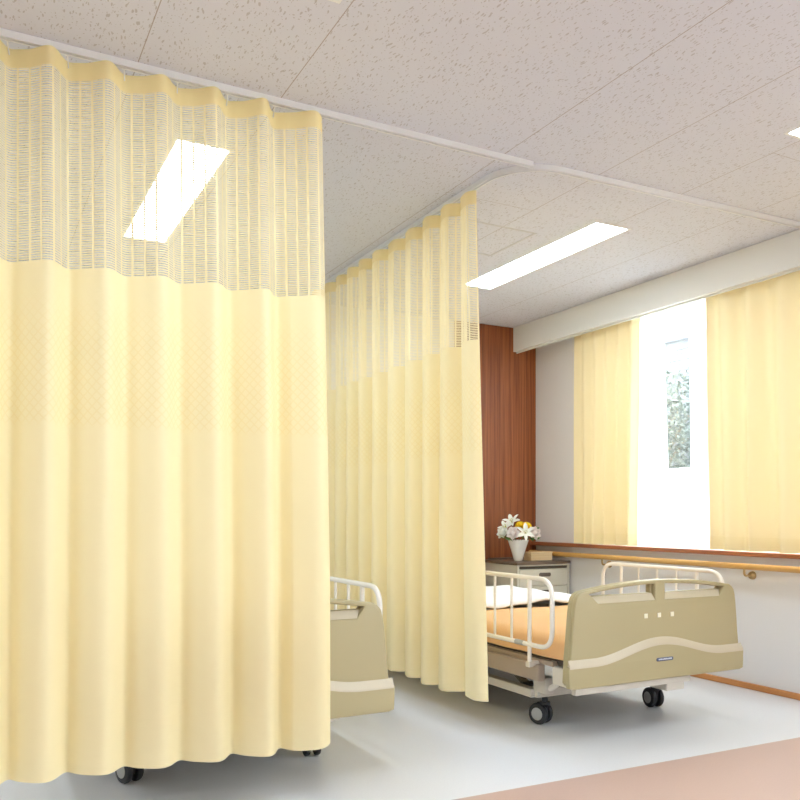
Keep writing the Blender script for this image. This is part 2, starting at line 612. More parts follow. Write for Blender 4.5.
def shrub(name, label, loc, rx, ry, z0, z1, n, seed, leaf=0.11):
    rnd = random.Random(seed)
    t = thing(name, label, 'shrub', loc)
    st = bmesh.new()
    tube(st, [(0, 0, 0), (0.03, 0.02, z0 * .6), (0, 0, z0 + .2)], [.06, .05, .035], 8)
    for k in range(6):
        a = k * 1.05
        tube(st, [(0, 0, z0), (rx * .3 * math.cos(a), ry * .3 * math.sin(a), (z0 + z1) / 2), (rx * .6 * math.cos(a), ry * .6 * math.sin(a), z1 - .3)], [.03, .02, .008], 6)
    obj('trunk', st, 'bark', t)
    bm = bmesh.new()
    zc, rz = (z0 + z1) / 2, (z1 - z0) / 2
    for _ in range(n):
        while True:
            p = Vector((rnd.uniform(-1, 1), rnd.uniform(-1, 1), rnd.uniform(-1, 1)))
            if 0.25 < p.length < 1:
                break
        p = Vector((p.x * rx, p.y * ry, zc + p.z * rz))
        d = Vector((rnd.gauss(0, 1), rnd.gauss(0, 1), rnd.gauss(0, 1))).normalized()
        e = d.cross(Vector((rnd.gauss(0, 1), rnd.gauss(0, 1), rnd.gauss(0, 1)))).normalized()
        l = leaf * rnd.uniform(.6, 1.2)
        q = [p - d * l, p + e * l * .38, p + d * l, p - e * l * .38]
        bm.faces.new([bm.verts.new(x) for x in q])
    f = obj('foliage', bm, 'shrub', t)
    return t
shrub('shrub', 'leafy green shrub behind the white garden wall', (7.9, 7.9, -0.3), .9, 2.4, 1.7, 3.1, 12000, 3, .045)
shrub('shrub', 'small low shrub in front of the white garden wall', (6.1, 6.0, -0.3), .3, 1.3, .2, 1.02, 1500, 5, .06)

# ------------------------------------------------------------------ recessed lamps and hatch
def lamp(x, y, label, grp):
    t = thing('ceiling_light', label, 'ceiling light', (x, y, HC), 0, grp)
    f = bmesh.new()
    e = .012
    for a in ((0, LW, 0, e), (0, LW, LL - e, LL), (0, e, e, LL - e), (LW - e, LW, e, LL - e)):
        box(f, *a, -.001, .05)
    box(f, 0, LW, 0, LL, .05, .055)
    obj('housing', f, 'white_paint', t)
    obj('diffuser', bx(e, LW - e, e, LL - e, .004, .012), 'diffuser', t)
    return t
GL = 'recessed ceiling lights'
lamp(*LIGHTS[0], 'long recessed ceiling light above the bed by the window', GL)
lamp(*LIGHTS[1], 'long recessed ceiling light seen through the near net curtain', GL)
lamp(*LIGHTS[2], 'recessed ceiling light cut by the right edge, near the window pelmet', GL)
lamp(*LIGHTS[3], 'recessed ceiling light just touching the top edge above the near curtain rail', GL)
for k, q in ((4, 'added unseen ceiling light behind the viewpoint on the window side'), (5, 'added unseen ceiling light behind the viewpoint in the middle column'),
             (6, 'added unseen ceiling light left of the viewpoint, outside the picture'), (7, 'added unseen ceiling light behind the viewpoint on the far left'),
             (8, 'added unseen ceiling light on the left beyond the near curtain, outside the picture')):
    lamp(*LIGHTS[k], q, GL)  # out-of-view lamps added to light the room

hb = bmesh.new()
hx0, hx1, hy0, hy1 = 2.09, 2.535, 3.325, 3.735
for a in ((hx0, hx1, hy0, hy0 + .012), (hx0, hx1, hy1 - .012, hy1), (hx0, hx0 + .012, hy0, hy1), (hx1 - .012, hx1, hy0, hy1)):
    box(hb, *a, HC - .003, HC + .001)
ht = thing('access_hatch', 'square framed access hatch in the ceiling beside the light panel', 'hatch', (0, 0, 0))
M['hatch_frame'] = mat('hatch_frame', (0.60, 0.59, 0.61), 0.6)
obj('frame', hb, 'hatch_frame', ht)
obj('panel', bx(hx0 + .016, hx1 - .016, hy0 + .016, hy1 - .016, HC - .0015, HC + .001), 'ceiling', ht)

# ------------------------------------------------------------------ curtain rails
def rail_sweep(path, wd=.022, ht=.022):
    """ceiling curtain rail: C-profile with a slot underneath, swept along path (x,y)"""
    bm = bmesh.new()
    prof = [(-wd / 2, 0), (-wd / 2, -ht), (-.005, -ht), (-.005, -ht + .004), (-wd / 2 + .003, -ht + .004), (-wd / 2 + .003, -.004),
            (wd / 2 - .003, -.004), (wd / 2 - .003, -ht + .004), (.005, -ht + .004), (.005, -ht), (wd / 2, -ht), (wd / 2, 0)]
    rings = []
    P = [Vector((p[0], p[1], 0)) for p in path]
    for i, p in enumerate(P):
        t = (P[min(i + 1, len(P) - 1)] - P[max(i - 1, 0)]).normalized()
        nn = Vector((-t.y, t.x, 0))
        rings.append([bm.verts.new((p.x + nn.x * a, p.y + nn.y * a, HC + b)) for a, b in prof])
    n = len(prof)
    for A, B in zip(rings, rings[1:]):
        for k in range(n):
            bm.faces.new((A[k], A[(k + 1) % n], B[(k + 1) % n], B[k]))
    bm.faces.new(rings[0])
    bm.faces.new(rings[-1][::-1])
    return bm
r1 = obj('curtain_rail', rail_sweep([(-2.28, 2.667), (0, 2.667), (2.008, 2.667)]), 'track')
tag(r1, 'straight pale ceiling rail carrying the near yellow curtain', 'curtain rail')
R = .225
path = [(1.925, YH - .005), (1.925, 2.88)] + [(2.15 - R * math.cos(a), 2.88 - R * math.sin(a)) for a in [k * PI / 2 / 16 for k in range(1, 17)]] + [(3.65, 2.612)]
# straight run eases slightly towards the window wall
r2 = obj('curtain_rail', rail_sweep(path), 'track')
tag(r2, 'pale ceiling rail with a rounded bend running on to the window pelmet', 'curtain rail')

# ------------------------------------------------------------------ curtains
def cloth_grid(fn, us, zs):
    """grid mesh with UVs: u = length along the cloth, v = height"""
    me = bpy.data.meshes.new('cloth')
    rows = [[Vector(fn(u, z)) for u in us] for z in zs]
    mid = rows[len(zs) // 2]
    arc = [0]
    for a, b in zip(mid, mid[1:]):
        arc.append(arc[-1] + (b - a).length)
    verts = [tuple(p) for r in rows for p in r]
    n = len(us)
    faces = [(i * n + j, i * n + j + 1, (i + 1) * n + j + 1, (i + 1) * n + j) for i in range(len(zs) - 1) for j in range(n - 1)]
    me.from_pydata(verts, [], faces)
    uv = me.uv_layers.new(name='UVMap')
    for lp in me.loops:
        i, j = divmod(lp.vertex_index, n)
        uv.data[lp.index].uv = (arc[j], rows[i][j].z)
    me.shade_smooth()
    return me

def lin(a, b, n):
    return [a + (b - a) * k / n for k in range(n + 1)]

ZT, ZH, ZN, ZB = 2.372, 2.314, 1.727, 0.184
def fold(ph, g=0.0):
    """skewed fold: slow rise, quick fall just after the crest"""
    return math.cos(ph - 0.48 * (1 - .3 * g) * (math.cos(ph) - 1) + 0.56 * g * math.sin(ph))

def fold_back(ph):
    return math.cos(ph + 0.68 * math.cos(ph) - 0.68)

def near_curtain(x, z):
    f = (z - ZB) / (ZT - ZB)
    per = .165
    xx = x + .010 * (1 - f) * math.sin(x * 5.0) + .012 * (1 - f)
    xx -= .25 * max(0, x - .98)
    ph = 2 * PI * (xx - .212) / per
    amp = (.034 + .005 * math.sin(x * 7.3 + 1.0)) * (1 + .05 * (1 - f))
    y = 2.668 - .052 * min(1, (1 - f) / .75) - amp * fold(ph, .35 + .65 * f * f) + .006 * (1 - f) * math.sin(x * 9 + z * 1.3)
    x2 = x + .012 * math.sin(ph) * (0.6 + .4 * (1 - f))
    edge = max(0, (x - 1.0) / .09)
    x2 += .003 * (1 - f) * edge
    zz = z + (.012 * math.sin(x * 3 + 1) * (1 - f) if z < .6 else 0)
    return (x2, y, zz + .012 * edge * (1 - f))

def far_curtain(s, z):
    f = (z - ZB) / (ZT - ZB)
    per = .176
    ph = 2 * PI * (s - 2.985 + .012 * math.sin(s * 6)) / per
    amp = .035 + .006 * math.sin(s * 8.1) + .012 * (1 - f)
    x = 1.93 - amp * fold_back(ph) + .006 * (1 - f) * math.sin(s * 11 + z)
    y = s + .014 * math.sin(ph)
    edge = max(0, (3.135 - s) / .17)
    y -= .07 * (1 - f) * edge
    x += .012 * (1 - f) * edge
    return (x, y, z)

def privacy_curtain(label, fn, a, b, n, crests, axis):
    t = thing('privacy_curtain', label, 'curtain', (a if axis == 'x' else 1.93, 2.668 if axis == 'x' else a, 0))
    off = Vector(t.location)
    g_ = lambda u, z: Vector(fn(u, z)) - off
    us = lin(a, b, n)
    link('cloth_panel', cloth_grid(g_, us, lin(ZB, ZN, 26)), 'cloth', t)
    link('net_panel', cloth_grid(g_, us, lin(ZN, ZH, 10)), 'net', t)
    link('heading_tape', cloth_grid(g_, us, lin(ZH, ZT, 4)), 'heading', t)
    # hem: doubled cloth along the bottom edge
    for c in crests:
        p = Vector((c, 2.667, 0)) if axis == 'x' else Vector((1.925, c, 0))
        q = Vector(fn(c, ZT - .03))
        h = bmesh.new()
        tube(h, [p - off + Vector((0, 0, HC - .021)), p - off + Vector((0, 0, ZT + .002)), Vector((q.x, q.y, 0)) * 1 - Vector((off.x, off.y, 0)) + Vector((0, 0, ZT - .02))], .0022, 6)
        box(h, p.x - off.x - .007, p.x - off.x + .007, p.y - off.y - .004, p.y - off.y + .004, HC - .027, HC - .0225)
        obj('hook', h, 'track', t)
    return t
privacy_curtain('near pale yellow hospital curtain with net top, covering the left of the room', near_curtain, -0.72, 1.090, 560,
                [.212 + .165 * k + .05 for k in range(-5, 6)], 'x')
privacy_curtain('far pale yellow hospital curtain with net top, hanging between the two beds', far_curtain, 2.965, 4.98, 620,
                [2.985 + .176 * k + .03 for k in range(0, 11)], 'y')

# curtains at the window
def drape_fn(xc, y0, y1, z0, z1, per, amp, seed, lean=0.0):
    rnd = random.Random(seed)
    ph0 = rnd.random() * 6
    def fn(y, z):
        f = (z - z0) / (z1 - z0)
        g2 = .10 * noise.noise(Vector((y * 3.1, seed, 0)))
        ph = 2 * PI * (y + g2 * .4) / per + ph0
        a = amp * (.55 + .45 * (1 - f)) * (1 + .5 * noise.noise(Vector((y * 4, seed + 3, z * .4))))
        x = xc + a * math.cos(ph + .3 * math.sin(ph)) + .008 * (1 - f) * math.sin(y * 17 + z * 2)
        yy = y + a * .35 * math.sin(ph)
        yy += lean * (1 - f) * ((y - y1) / (y0 - y1))
        # pinch pleats at the top
        k = max(0, (f - .93) / .07)
        x += -.006 * k * math.cos(2 * PI * y / .055)
        return (x, yy, z)
    return fn
def window_drape(name, label, grp, fn, a, b, n, z0, z1, hem, m, mh):
    t = thing(name, label, 'curtain', (0, 0, 0), 0, grp)
    link('cloth_panel', cloth_grid(fn, lin(a, b, n), lin(z0 + hem, z1, 24)), m, t)
    link('hem', cloth_grid(fn, lin(a, b, n), lin(z0, z0 + hem, 3)), mh, t)
    return t
ZD0, ZD1 = .778, 2.33
window_drape('window_curtain', 'yellow window curtain drawn to the left, beside the walnut panel', 'yellow window curtains',
             drape_fn(3.75, 3.87, 4.475, ZD0, ZD1, .115, .030, 11, .02), 3.87, 4.475, 220, ZD0, ZD1, .075, 'drape', 'drape_hem')
window_drape('window_curtain', 'wide yellow window curtain on the right of the bright gap', 'yellow window curtains',
             drape_fn(3.75, 3.330, 1.0, ZD0, ZD1, .175, .040, 4, -.03), 3.330, 1.0, 420, ZD0, ZD1, .075, 'drape', 'drape_hem')
window_drape('sheer_curtain', 'white sheer curtain left of the narrow window gap', 'white sheer curtains',
             drape_fn(3.812, 3.67, 4.45, ZD0 + .01, ZD1, .075, .011, 21, -.05), 3.725, 4.45, 260, ZD0 + .01, ZD1, .05, 'sheer', 'sheer')
window_drape('sheer_curtain', 'white sheer curtain right of the narrow window gap', 'white sheer curtains',
             drape_fn(3.812, 3.50, 1.0, ZD0 + .01, ZD1, .075, .011, 31, -.03), 3.530, 1.0, 620, ZD0 + .01, ZD1, .05, 'sheer', 'sheer')
wr = bmesh.new()
box(wr, 3.735, 3.765, .8, 4.6, 2.352, 2.372)
box(wr, 3.800, 3.824, .8, 4.6, 2.352, 2.372)
for y in (1.0, 2.2, 3.4, 4.5):
    box(wr, 3.745, 3.822, y, y + .02, 2.372, HC)
tag(obj('window_curtain_rail', wr, 'track'), 'double curtain rail hidden behind the white window pelmet', 'curtain rail')

# ------------------------------------------------------------------ wooden handrail
hr = thing('handrail', 'light wooden handrail on brass brackets along the window wall', 'handrail', (3.80, 5.05, .69))
bm = bmesh.new()
tube(bm, [(0, 0.02, 0), (0, -7.4, 0)], .0175, 20)
obj('rail', bm, 'wood_rail', hr, smooth=True)
for y in (4.265, 3.114, 1.963, .81):
    b = bmesh.new()
    tube(b, fillet([(0, y - 5.05, -.0165), (0, y - 5.05, -.052), (.062, y - 5.05, -.052)], .03, 6), .0065, 10)
    lathe(b, [(.0, .045), (.012, .046), (.020, .052), (.023, .060), (.024, .068)], (0, y - 5.05, -.052), 20, 'x')
    obj('bracket', b, 'brass', hr, smooth=True)

# ------------------------------------------------------------------ hospital bed (origin: floor under the foot end, centre)
def arc_top(x, hw=.475, z0=.645, z1=.687):
    return z0 + (z1 - z0) * (1 - (x / hw) ** 2)
def wave(x):
    return .345 + (.066 * .5 * (1 + math.cos(PI * x / .39)) if abs(x) < .39 else 0)
def roundpoly(pts, r, seg=5):
    return [(p.x, p.y) for p in fillet([(a, b, 0) for a, b in pts], r, seg, True)]

def make_endboard():
    T = .05
    # main shell with the two grip slots
    top = [(x, arc_top(x)) for x in lin(.445, -.445, 24)]
    outl = []
    outl += [(-.50, .255), (.50, .255), (.512, .267), (.506, .37), (.500, .42), (.487, .56), (.481, .60), (.474, .625), (.460, .641)]
    outl += top
    outl += [(-.460, .641), (-.474, .625), (-.481, .60), (-.487, .56), (-.500, .42), (-.506, .37), (-.512, .267)]
    def slot(xa, xb, zb, dz, r=.008):
        up = [(x, arc_top(x) - dz) for x in lin(xb, xa, 10)]
        return [(xa + .03, zb), (xb - .012 if xb < .2 else xb - .03, zb)] + up
    sl = [(-.392, .629), (-.040, .629)] + [(x, arc_top(x) - .019) for x in lin(-.040, -.400, 10)]
    sr = [(.040, .629), (.392, .629)] + [(x, arc_top(x) - .019) for x in lin(.400, .040, 10)]
    # back layer with the see-through slots, front layer with one wide recess split by the pillar
    back = plate([outl, sl, sr], T * .55, .003)
    rl = [(-.355, .598), (-.030, .598)] + [(x, arc_top(x) - .017) for x in lin(-.030, -.405, 10)]
    rr = [(.030, .598), (.375, .598)] + [(x, arc_top(x) - .017) for x in lin(.030, .405, 10)][::-1]
    front = plate([outl, rl, rr], T * .50, .006, 3)
    bm = bmesh.new()
    me = bpy.data.meshes.new('t')
    front.to_mesh(me); bm.from_mesh(me)
    bmesh.ops.translate(back, verts=back.verts, vec=(0, T * .45, 0))
    back.to_mesh(me); bm.from_mesh(me)
    bpy.data.meshes.remove(me)
    return bm

def make_skirt():
    # thicker lower shell whose top edge is the wave
    up = [(x, wave(x)) for x in lin(.516, -.516, 60)]
    outl = [(-.50, .246), (.50, .246), (.522, .252), (.524, .27), (.526, .338)] + up + [(-.526, .338), (-.524, .27), (-.522, .252)]
    return plate([outl], .026, .006, 4)

bed = thing('hospital_bed', 'beige hospital bed with orange blanket, standing by the window wall', 'bed', (2.72, 2.675, 0), 0, 'hospital beds')
def endboard(name, y, rz):
    fb = obj(name, make_endboard(), 'bed_shell', bed, (0, y, 0), smooth=True)
    fb.rotation_euler = (0, 0, rz)
    obj('lower_shell', make_skirt(), 'bed_shell', fb, (0, -.012, 0), smooth=True)
    # sloping ledges at the bottom of the grip recess
    b = bmesh.new()
    for (xa, xb) in ((-.362, -.030), (.030, .378)):
        o_ = -.03 if xa < 0 else 0
        vs = [b.verts.new(p) for p in ((xa, .002, .5985), (xb, .002, .5985), (xb + (.0 if xa < 0 else .022), .0235, .628), (xa - (.028 if xa < 0 else 0), .0235, .628),
                                       (xa, .0235, .5985), (xb, .0235, .5985))]
        for q in ((0, 1, 2, 3), (0, 4, 5, 1), (4, 3, 2, 5), (0, 3, 4), (1, 5, 2)):
            b.faces.new([vs[i] for i in q])
    obj('grip_ledge', b, 'bed_shell_lit', fb)  # paler colour paints the light falling on the slope
    # wave band: sloped top edge of the lower shell, caught light painted paler
    b = bmesh.new()
    prev = None
    for x in lin(-.520, .520, 70):
        z = wave(max(-.516, min(.516, x)))
        ring = [bm_v for bm_v in (b.verts.new((x, -.0125, z - .012)), b.verts.new((x, -.0115, z - .003)), b.verts.new((x, .0015, z + .024)), b.verts.new((x, .003, z - .010)))]
        if prev:
            for k in range(4):
                b.faces.new((prev[k], prev[(k + 1) % 4], ring[(k + 1) % 4], ring[k]))
        else:
            b.faces.new(ring)
        prev = ring
    b.faces.new(prev[::-1])
    obj('wave_band', b, 'bed_shell_lit', fb, (0, -.0008, 0), smooth=True)
    return fb
fb = endboard('footboard', 0, 0)
for x in (-.086, -.007, .072):
    sq = obj('square_inlay', bx(x - .010, x + .010, -.0022, .004, .520, .540, bev=.001), 'inlay', fb)
bp_ = [(-.034 + .0 , .326)]
bo = roundpoly([(-.050, .327), (.050, .327), (.050, .343), (-.050, .343)], .0079, 5)
bd = obj('badge', plate([bo], .004, .001), 'badge', fb, (.015, -.0150, 0), smooth=True)
b = bmesh.new()
rnd = random.Random(2)
x = -.040
while x < .036:
    wl = rnd.uniform(.003, .006)
    box(b, x, x + wl, -.0006, .0006, .3325, .3325 + rnd.choice((.005, .0062)))
    x += wl + .0018
obj('badge_lettering', b, 'badge_mark', bd, (0, -.0004, 0))
hbd = endboard('headboard', 2.20, PI)

# side rails
def side_rail(sx):
    x = .52 * sx
    y0, y1, z0, z1 = .105, .955, .400, .697
    b = bmesh.new()
    tube(b, fillet([(x, y0, z0), (x, y0, z1), (x, y1, z1), (x, y1, z0)], .085, 8, True), .0105, 12, closed=True)
    ro = obj('side_rail', b, 'rail_paint', bed, smooth=True)
    for k in range(3):
        y = y0 + .295 + .135 * k
        b = bmesh.new()
        tube(b, [(x, y, z0), (x, y, z1)], .0062, 10)
        obj('baluster', b, 'rail_paint', ro, smooth=True)
    for y in (y0 + .16, y0 + .70):
        b = bmesh.new()
        tube(b, [(x, y, z1), (x, y, .318)], .0095, 12)
        obj('mounting_post', b, 'rail_paint', ro, smooth=True)
        b = bmesh.new()
        box(b, x - .013, x + .013, y - .014, y + .014, .30, .325, bev=.004)
        tube(b, [(x, y, .315), (x - .08 * sx, y, .315)], .012, 8)
        obj('socket', b, 'frame_pale', ro)
    b = bmesh.new()
    tube(b, [(x, y0 + .20, z0), (x, y0 + .26, z0)], .0118, 12)
    obj('label_sleeve', b, 'caster_cap', ro, smooth=True)
    return ro
side_rail(-1)
side_rail(1)

# mattress and its platform
obj('mattress', bx(-.455, .455, .07, 2.12, .342, .43, bev=.03, seg=4), 'mattress', bed, smooth=True)
b = bmesh.new()
box(b, -.45, .45, .08, 2.10, .325, .341, bev=.004)
for k in range(5):
    box(b, -.47, .47, .25 + k * .4, .30 + k * .4, .308, .326, bev=.003)
obj('mattress_platform', b, 'frame_dark', bed)
for sx in (-1, 1):
    b = bmesh.new()
    box(b, sx * .475 - .02, sx * .475 + .02, .235, 2.05, .235, .312, bev=.008)
    box(b, sx * .46 - .015, sx * .46 + .015, .16, 2.08, .312, .335, bev=.004)
    obj('side_beam', b, 'frame_taupe', bed)
    b = bmesh.new()
    box(b, sx * .42 - .022, sx * .42 + .022, .36, 1.95, .135, .175, bev=.005)
    obj('base_beam', b, 'frame_pale', bed)
b = bmesh.new()
box(b, -.47, .20, .012, .040, .214, .243, bev=.003)
box(b, .06, .17, .02, .34, .180, .214, bev=.004)
obj('foot_cross_bar', b, 'frame_pale', bed)
for y0 in (.05, 2.10):
    b = bmesh.new()
    box(b, -.43, .43, y0, y0 + .035, .262, .300, bev=.005)
    for sx in (-1, 1):
        box(b, sx * .43 - .04, sx * .43 + .04, y0 + .005, y0 + .12, .235, .315, bev=.006)
    obj('end_bracket', b, 'frame_pale', bed)
for y in (.365, 1.90):
    b = bmesh.new()
    box(b, -.42, .42, y - .025, y + .025, .135, .175, bev=.005)
    obj('cross_beam', b, 'frame_pale', bed)
for y, dy in ((.50, .28), (1.45, .28)):
    for sx in (-1, 1):
        b = bmesh.new()
        p, q = Vector((sx * .36, y, .165)), Vector((sx * .36, y + dy, .30))
        tube(b, [p, q], .018, 8)
        tube(b, [p + Vector((-.03, 0, 0)), p + Vector((.03, 0, 0))], .014, 10)
        tube(b, [q + Vector((-.03, 0, 0)), q + Vector((.03, 0, 0))], .014, 10)
        obj('lift_arm', b, 'frame_dark', bed, smooth=True)
b = bmesh.new()
tube(b, [(0, .50, .20), (0, 1.0, .25)], .03, 14)
box(b, -.06, .06, 1.0, 1.2, .19, .30, bev=.01)
obj('lift_motor', b, 'frame_taupe', bed, smooth=True)
# link between base frame and the front corner, seen under the side beam
for sx in (-1, 1):
    b = bmesh.new()
    box(b, sx * .40 - .03, sx * .40 + .03, .27, .36, .165, .24, bev=.008)
    tube(b, fillet([(sx * .40, .18, .25), (sx * .40, .25, .20), (sx * .40, .33, .17)], .03), .014, 8)
    obj('hinge_block', b, 'frame_pale', bed, smooth=True)

# casters
def caster(x, y, yaw, z=0.0):
    c = bmesh.new()
    tube(c, [(0, 0, .105), (0, 0, .145)], .014, 12)
    lathe(c, [(.0, .108), (.024, .106), (.026, .095), (.020, .088), (.0, .088)], (0, 0, 0), 16)
    box(c, -.007, .007, -.012, .040, .035, .100, bev=.004)
    co = obj('caster', c, 'rubber', bed, (x, y, 0), smooth=True)
    co.rotation_euler = (0, 0, yaw)
    for s in (-1, 1):
        wbm = bmesh.new()
        x0, x1 = (.009, .034) if s > 0 else (-.034, -.009)
        lathe(wbm, [(.0, x0), (.036, x0), (.047, x0 + .003), (.050, x0 + .008), (.050, x1 - .008), (.047, x1 - .002), (.036, x1), (.0, x1)], (0, .022, .050), 28, 'x')
        wo = obj('wheel', wbm, 'rubber', co, smooth=True)
        wc = bmesh.new()
        xa = .0340 if s > 0 else -.0340
        lathe(wc, [(.0, xa + s * .003), (.022, xa + s * .0025), (.029, xa + s * .0008), (.030, xa - s * .002)], (0, .022, .050), 24, 'x')
        obj('hub_cap', wc, 'caster_cap', wo, smooth=True)
    return co
caster(-.35, .375, .35)
caster(.35, .375, -.15)
caster(-.35, 1.90, .2)
caster(.35, 1.90, .2)

bed2 = copy_tree(bed)
bed2.location = (.872, 2.702, 0)
bed2['label'] = 'beige hospital bed mostly hidden behind the near yellow curtain'

# ------------------------------------------------------------------ bedding
def drape_cover(y0, y1, hw, ztop, zlow, puff, seed, th, ny=40, roll0=0.0, roll1=0.0, wr=0.004):
    """cover lying over the mattress and hanging down both sides"""
    sec = []
    r = .035
    for z in lin(zlow, ztop - r, 8):
        sec.append((-hw, z))
    for k in range(1, 7):
        a = PI / 2 * k / 6
        sec.append((-hw + r - r * math.cos(a), ztop - r + r * math.sin(a)))
    for x in lin(-hw + r, hw - r, 34)[1:-1]:
        sec.append((x, ztop))
    for k in range(0, 7):
        a = PI / 2 * k / 6
        sec.append((hw - r + r * math.sin(a), ztop - r + r * math.cos(a)))
    for z in lin(ztop - r, zlow, 8)[1:]:
        sec.append((hw, z))
    bm = bmesh.new()
    rows = []
    for j in range(ny + 1):
        f = j / ny
        y = y0 + (y1 - y0) * f
        row = []
        for (x, z) in sec:
            n1 = noise.noise(Vector((x * 3, y * 3, seed)))
            n2 = noise.noise(Vector((x * 9, y * 7, seed + 5)))
            on = max(0, min(1, (z - zlow) / (ztop - zlow)))
            inx = 1 - (abs(x) / hw) ** 4
            e = min(1, f / .12) if roll0 else 1
            e = math.sqrt(max(0, 1 - (1 - e) ** 2))
            g2 = min(1, (1 - f) / .12) if roll1 else 1
            g2 = math.sqrt(max(0, 1 - (1 - g2) ** 2))
            zz = z + on * (puff * max(0, inx) * (.75 + .5 * n1) + wr * n2)
            if roll0:
                zz -= on * roll0 * (1 - e)
            if roll1:
                zz -= on * roll1 * (1 - g2)
            xx = x + (1 - on) * .006 * math.sin(y * 22 + seed) * (1 if x > 0 else -1)
            row.append(bm.verts.new((xx, y, zz)))
        rows.append(row)
    for A, B in zip(rows, rows[1:]):
        for k in range(len(sec) - 1):
            bm.faces.new((A[k], A[k + 1], B[k + 1], B[k]))
    return bm
def thick(o, t, off=1):
    m_ = o.modifiers.new('thickness', 'SOLIDIFY')
    m_.thickness = t
    m_.offset = off
bl = obj('blanket', drape_cover(.065, 1.045, .468, .443, .350, .014, 3.0, .012, 60), 'orange', None, (2.72, 2.675, 0), smooth=True)
tag(bl, 'orange blanket spread over the foot of the bed by the window', 'blanket')
thick(bl, .012, 0)
dv = obj('duvet', drape_cover(1.02, 1.78, .474, .490, .385, .034, 9.0, .02, 50, roll0=.035, roll1=.01, wr=.012), 'white_cloth', None, (2.72, 2.675, 0), smooth=True)
tag(dv, 'white duvet folded back on the bed behind the orange blanket', 'duvet')
thick(dv, .012, 0)
pb = bmesh.new()
bmesh.ops.create_uvsphere(pb, u_segments=32, v_segments=16, radius=1)
for v in pb.verts:
    x, y, z = v.co
    sg = lambda q, e: math.copysign(abs(q) ** e, q)
    v.co = (sg(x, .6) * .30, sg(y, .6) * .20, sg(z, .9) * .065 * (1 - .3 * (x * x * y * y)))
pl = obj('pillow', pb, 'white_cloth', None, (2.72, 2.675 + 1.98, .50), smooth=True)
tag(pl, 'white pillow at the head of the bed by the window', 'pillow')

# ------------------------------------------------------------------ bedside cabinet
cx0, cx1, cy0, cy1 = 3.385, 3.850, 4.665, 5.08
cab = thing('bedside_cabinet', 'beige bedside cabinet with brown top beside the walnut panel', 'cabinet', (cx0, cy0, 0))
W_, D_ = cx1 - cx0, cy1 - cy0
b = bmesh.new()
box(b, 0, W_, .02, D_, .05, .622, bev=.004)
box(b, 0, .018, 0, .025, .05, .622, bev=.002)
box(b, W_ - .018, W_, 0, .025, .05, .622, bev=.002)
box(b, .018, W_ - .018, .0, .025, .614, .622)
obj('body', b, 'cab', cab)
obj('plinth', bx(.02, W_ - .02, .03, D_ - .02, 0, .05), 'cab_dark', cab)
b = bx(-.006, W_ + .006, -.008, D_, .622, .645, bev=.006, seg=3)
box(b, .03, W_ + .006, D_ - .015, D_, .645, .655, bev=.002)
obj('worktop', b, 'cab_top', cab, smooth=True)
obj('recess_shade', bx(.022, W_ - .022, .003, .03, .594, .611, bev=.002), 'cab_dark', cab)  # dark strip painting the shaded recess under the worktop
for (z0, z1) in ((.472, .590), (.352, .467)):
    d = obj('drawer', bx(.021, W_ - .021, .002, .02, z0, z1, bev=.002), 'cab', cab)
    hp = roundpoly([(-.052, -.014), (.052, -.014), (.052, .014), (-.052, .014)], .0138, 6)
    obj('handle', plate([hp], .004, .001), 'cab_dark', d, (W_ / 2 + .01, -.001, z1 - .04), smooth=True)
dr = obj('door', bx(.021, W_ - .021, .002, .02, .06, .347, bev=.002), 'cab', cab)
hp = roundpoly([(-.052, -.014), (.052, -.014), (.052, .014), (-.052, .014)], .0138, 6)
obj('handle', plate([hp], .004, .001), 'cab_dark', dr, (W_ / 2 + .01, -.001, .30), smooth=True)

CT = .645
bxo = thing('wooden_box', 'small light wood box on the cabinet beside the vase', 'box', (3.668, 4.80, CT), 0)
obj('body', bx(-.096, .096, -.045, .045, 0, .050, bev=.003), 'wood_box', bxo)
obj('lid', bx(-.098, .098, -.047, .047, .0505, .062, bev=.003), 'wood_box', bxo)

vx, vy = 3.500, 4.812
vase = bmesh.new()
lathe(vase, [(.0, 0), (.028, 0), (.031, .004), (.040, .035), (.053, .080), (.066, .120), (.075, .148), (.073, .150), (.070, .147), (.062, .120), (.049, .080), (.036, .035), (.028, .012), (.0, .012)], (0, 0, 0), 40)
tag(obj('vase', vase, 'ceramic', None, (vx, vy, CT), smooth=True), 'white flared vase holding the bouquet on the cabinet', 'vase')

# ------------------------------------------------------------------ flowers (offset r = to the right in the view, h = height, f = towards the camera)
RV = Vector((.8847, -.4662, 0))
FV = Vector((-.5875, -.8092, 0))
def fpos(u, v, f=0.0):
    return RV * ((u - 517.5) * .00722) + Vector((0, 0, (543 - v) * .00722 + .135)) + FV * f
def orient(bm, d):
    q = Vector((0, 0, 1)).rotation_difference(Vector(d).normalized())
    bmesh.ops.rotate(bm, verts=bm.verts, cent=(0, 0, 0), matrix=q.to_matrix())
def petal(bm, L, wd, open_, curl, a, z0=0.0, cup=.15, n=7):
    """petal strip leaving the axis at angle open_, curling outwards"""
    pts = []
    r, z, th = .003, z0, open_
    for i in range(n + 1):
        pts.append((r, z))
        r += math.sin(th) * L / n
        z += math.cos(th) * L / n
        th += curl / n
    prev = None
    for i, (r, z) in enumerate(pts):
        s = i / n
        hw = wd * .5 * (math.sin(PI * (.10 + .88 * s)) ** .75) if s < 1 else .0006
        row = []
        for k in (-1, -.5, 0, .5, 1):
            x = r
            y = hw * k
            zz = z + cup * abs(k) ** 2 * hw
            row.append(bm.verts.new((x * math.cos(a) - y * math.sin(a), x * math.sin(a) + y * math.cos(a), zz)))
        if prev:
            for k in range(4):
                bm.faces.new((prev[k], prev[k + 1], row[k + 1], row[k]))
        prev = row
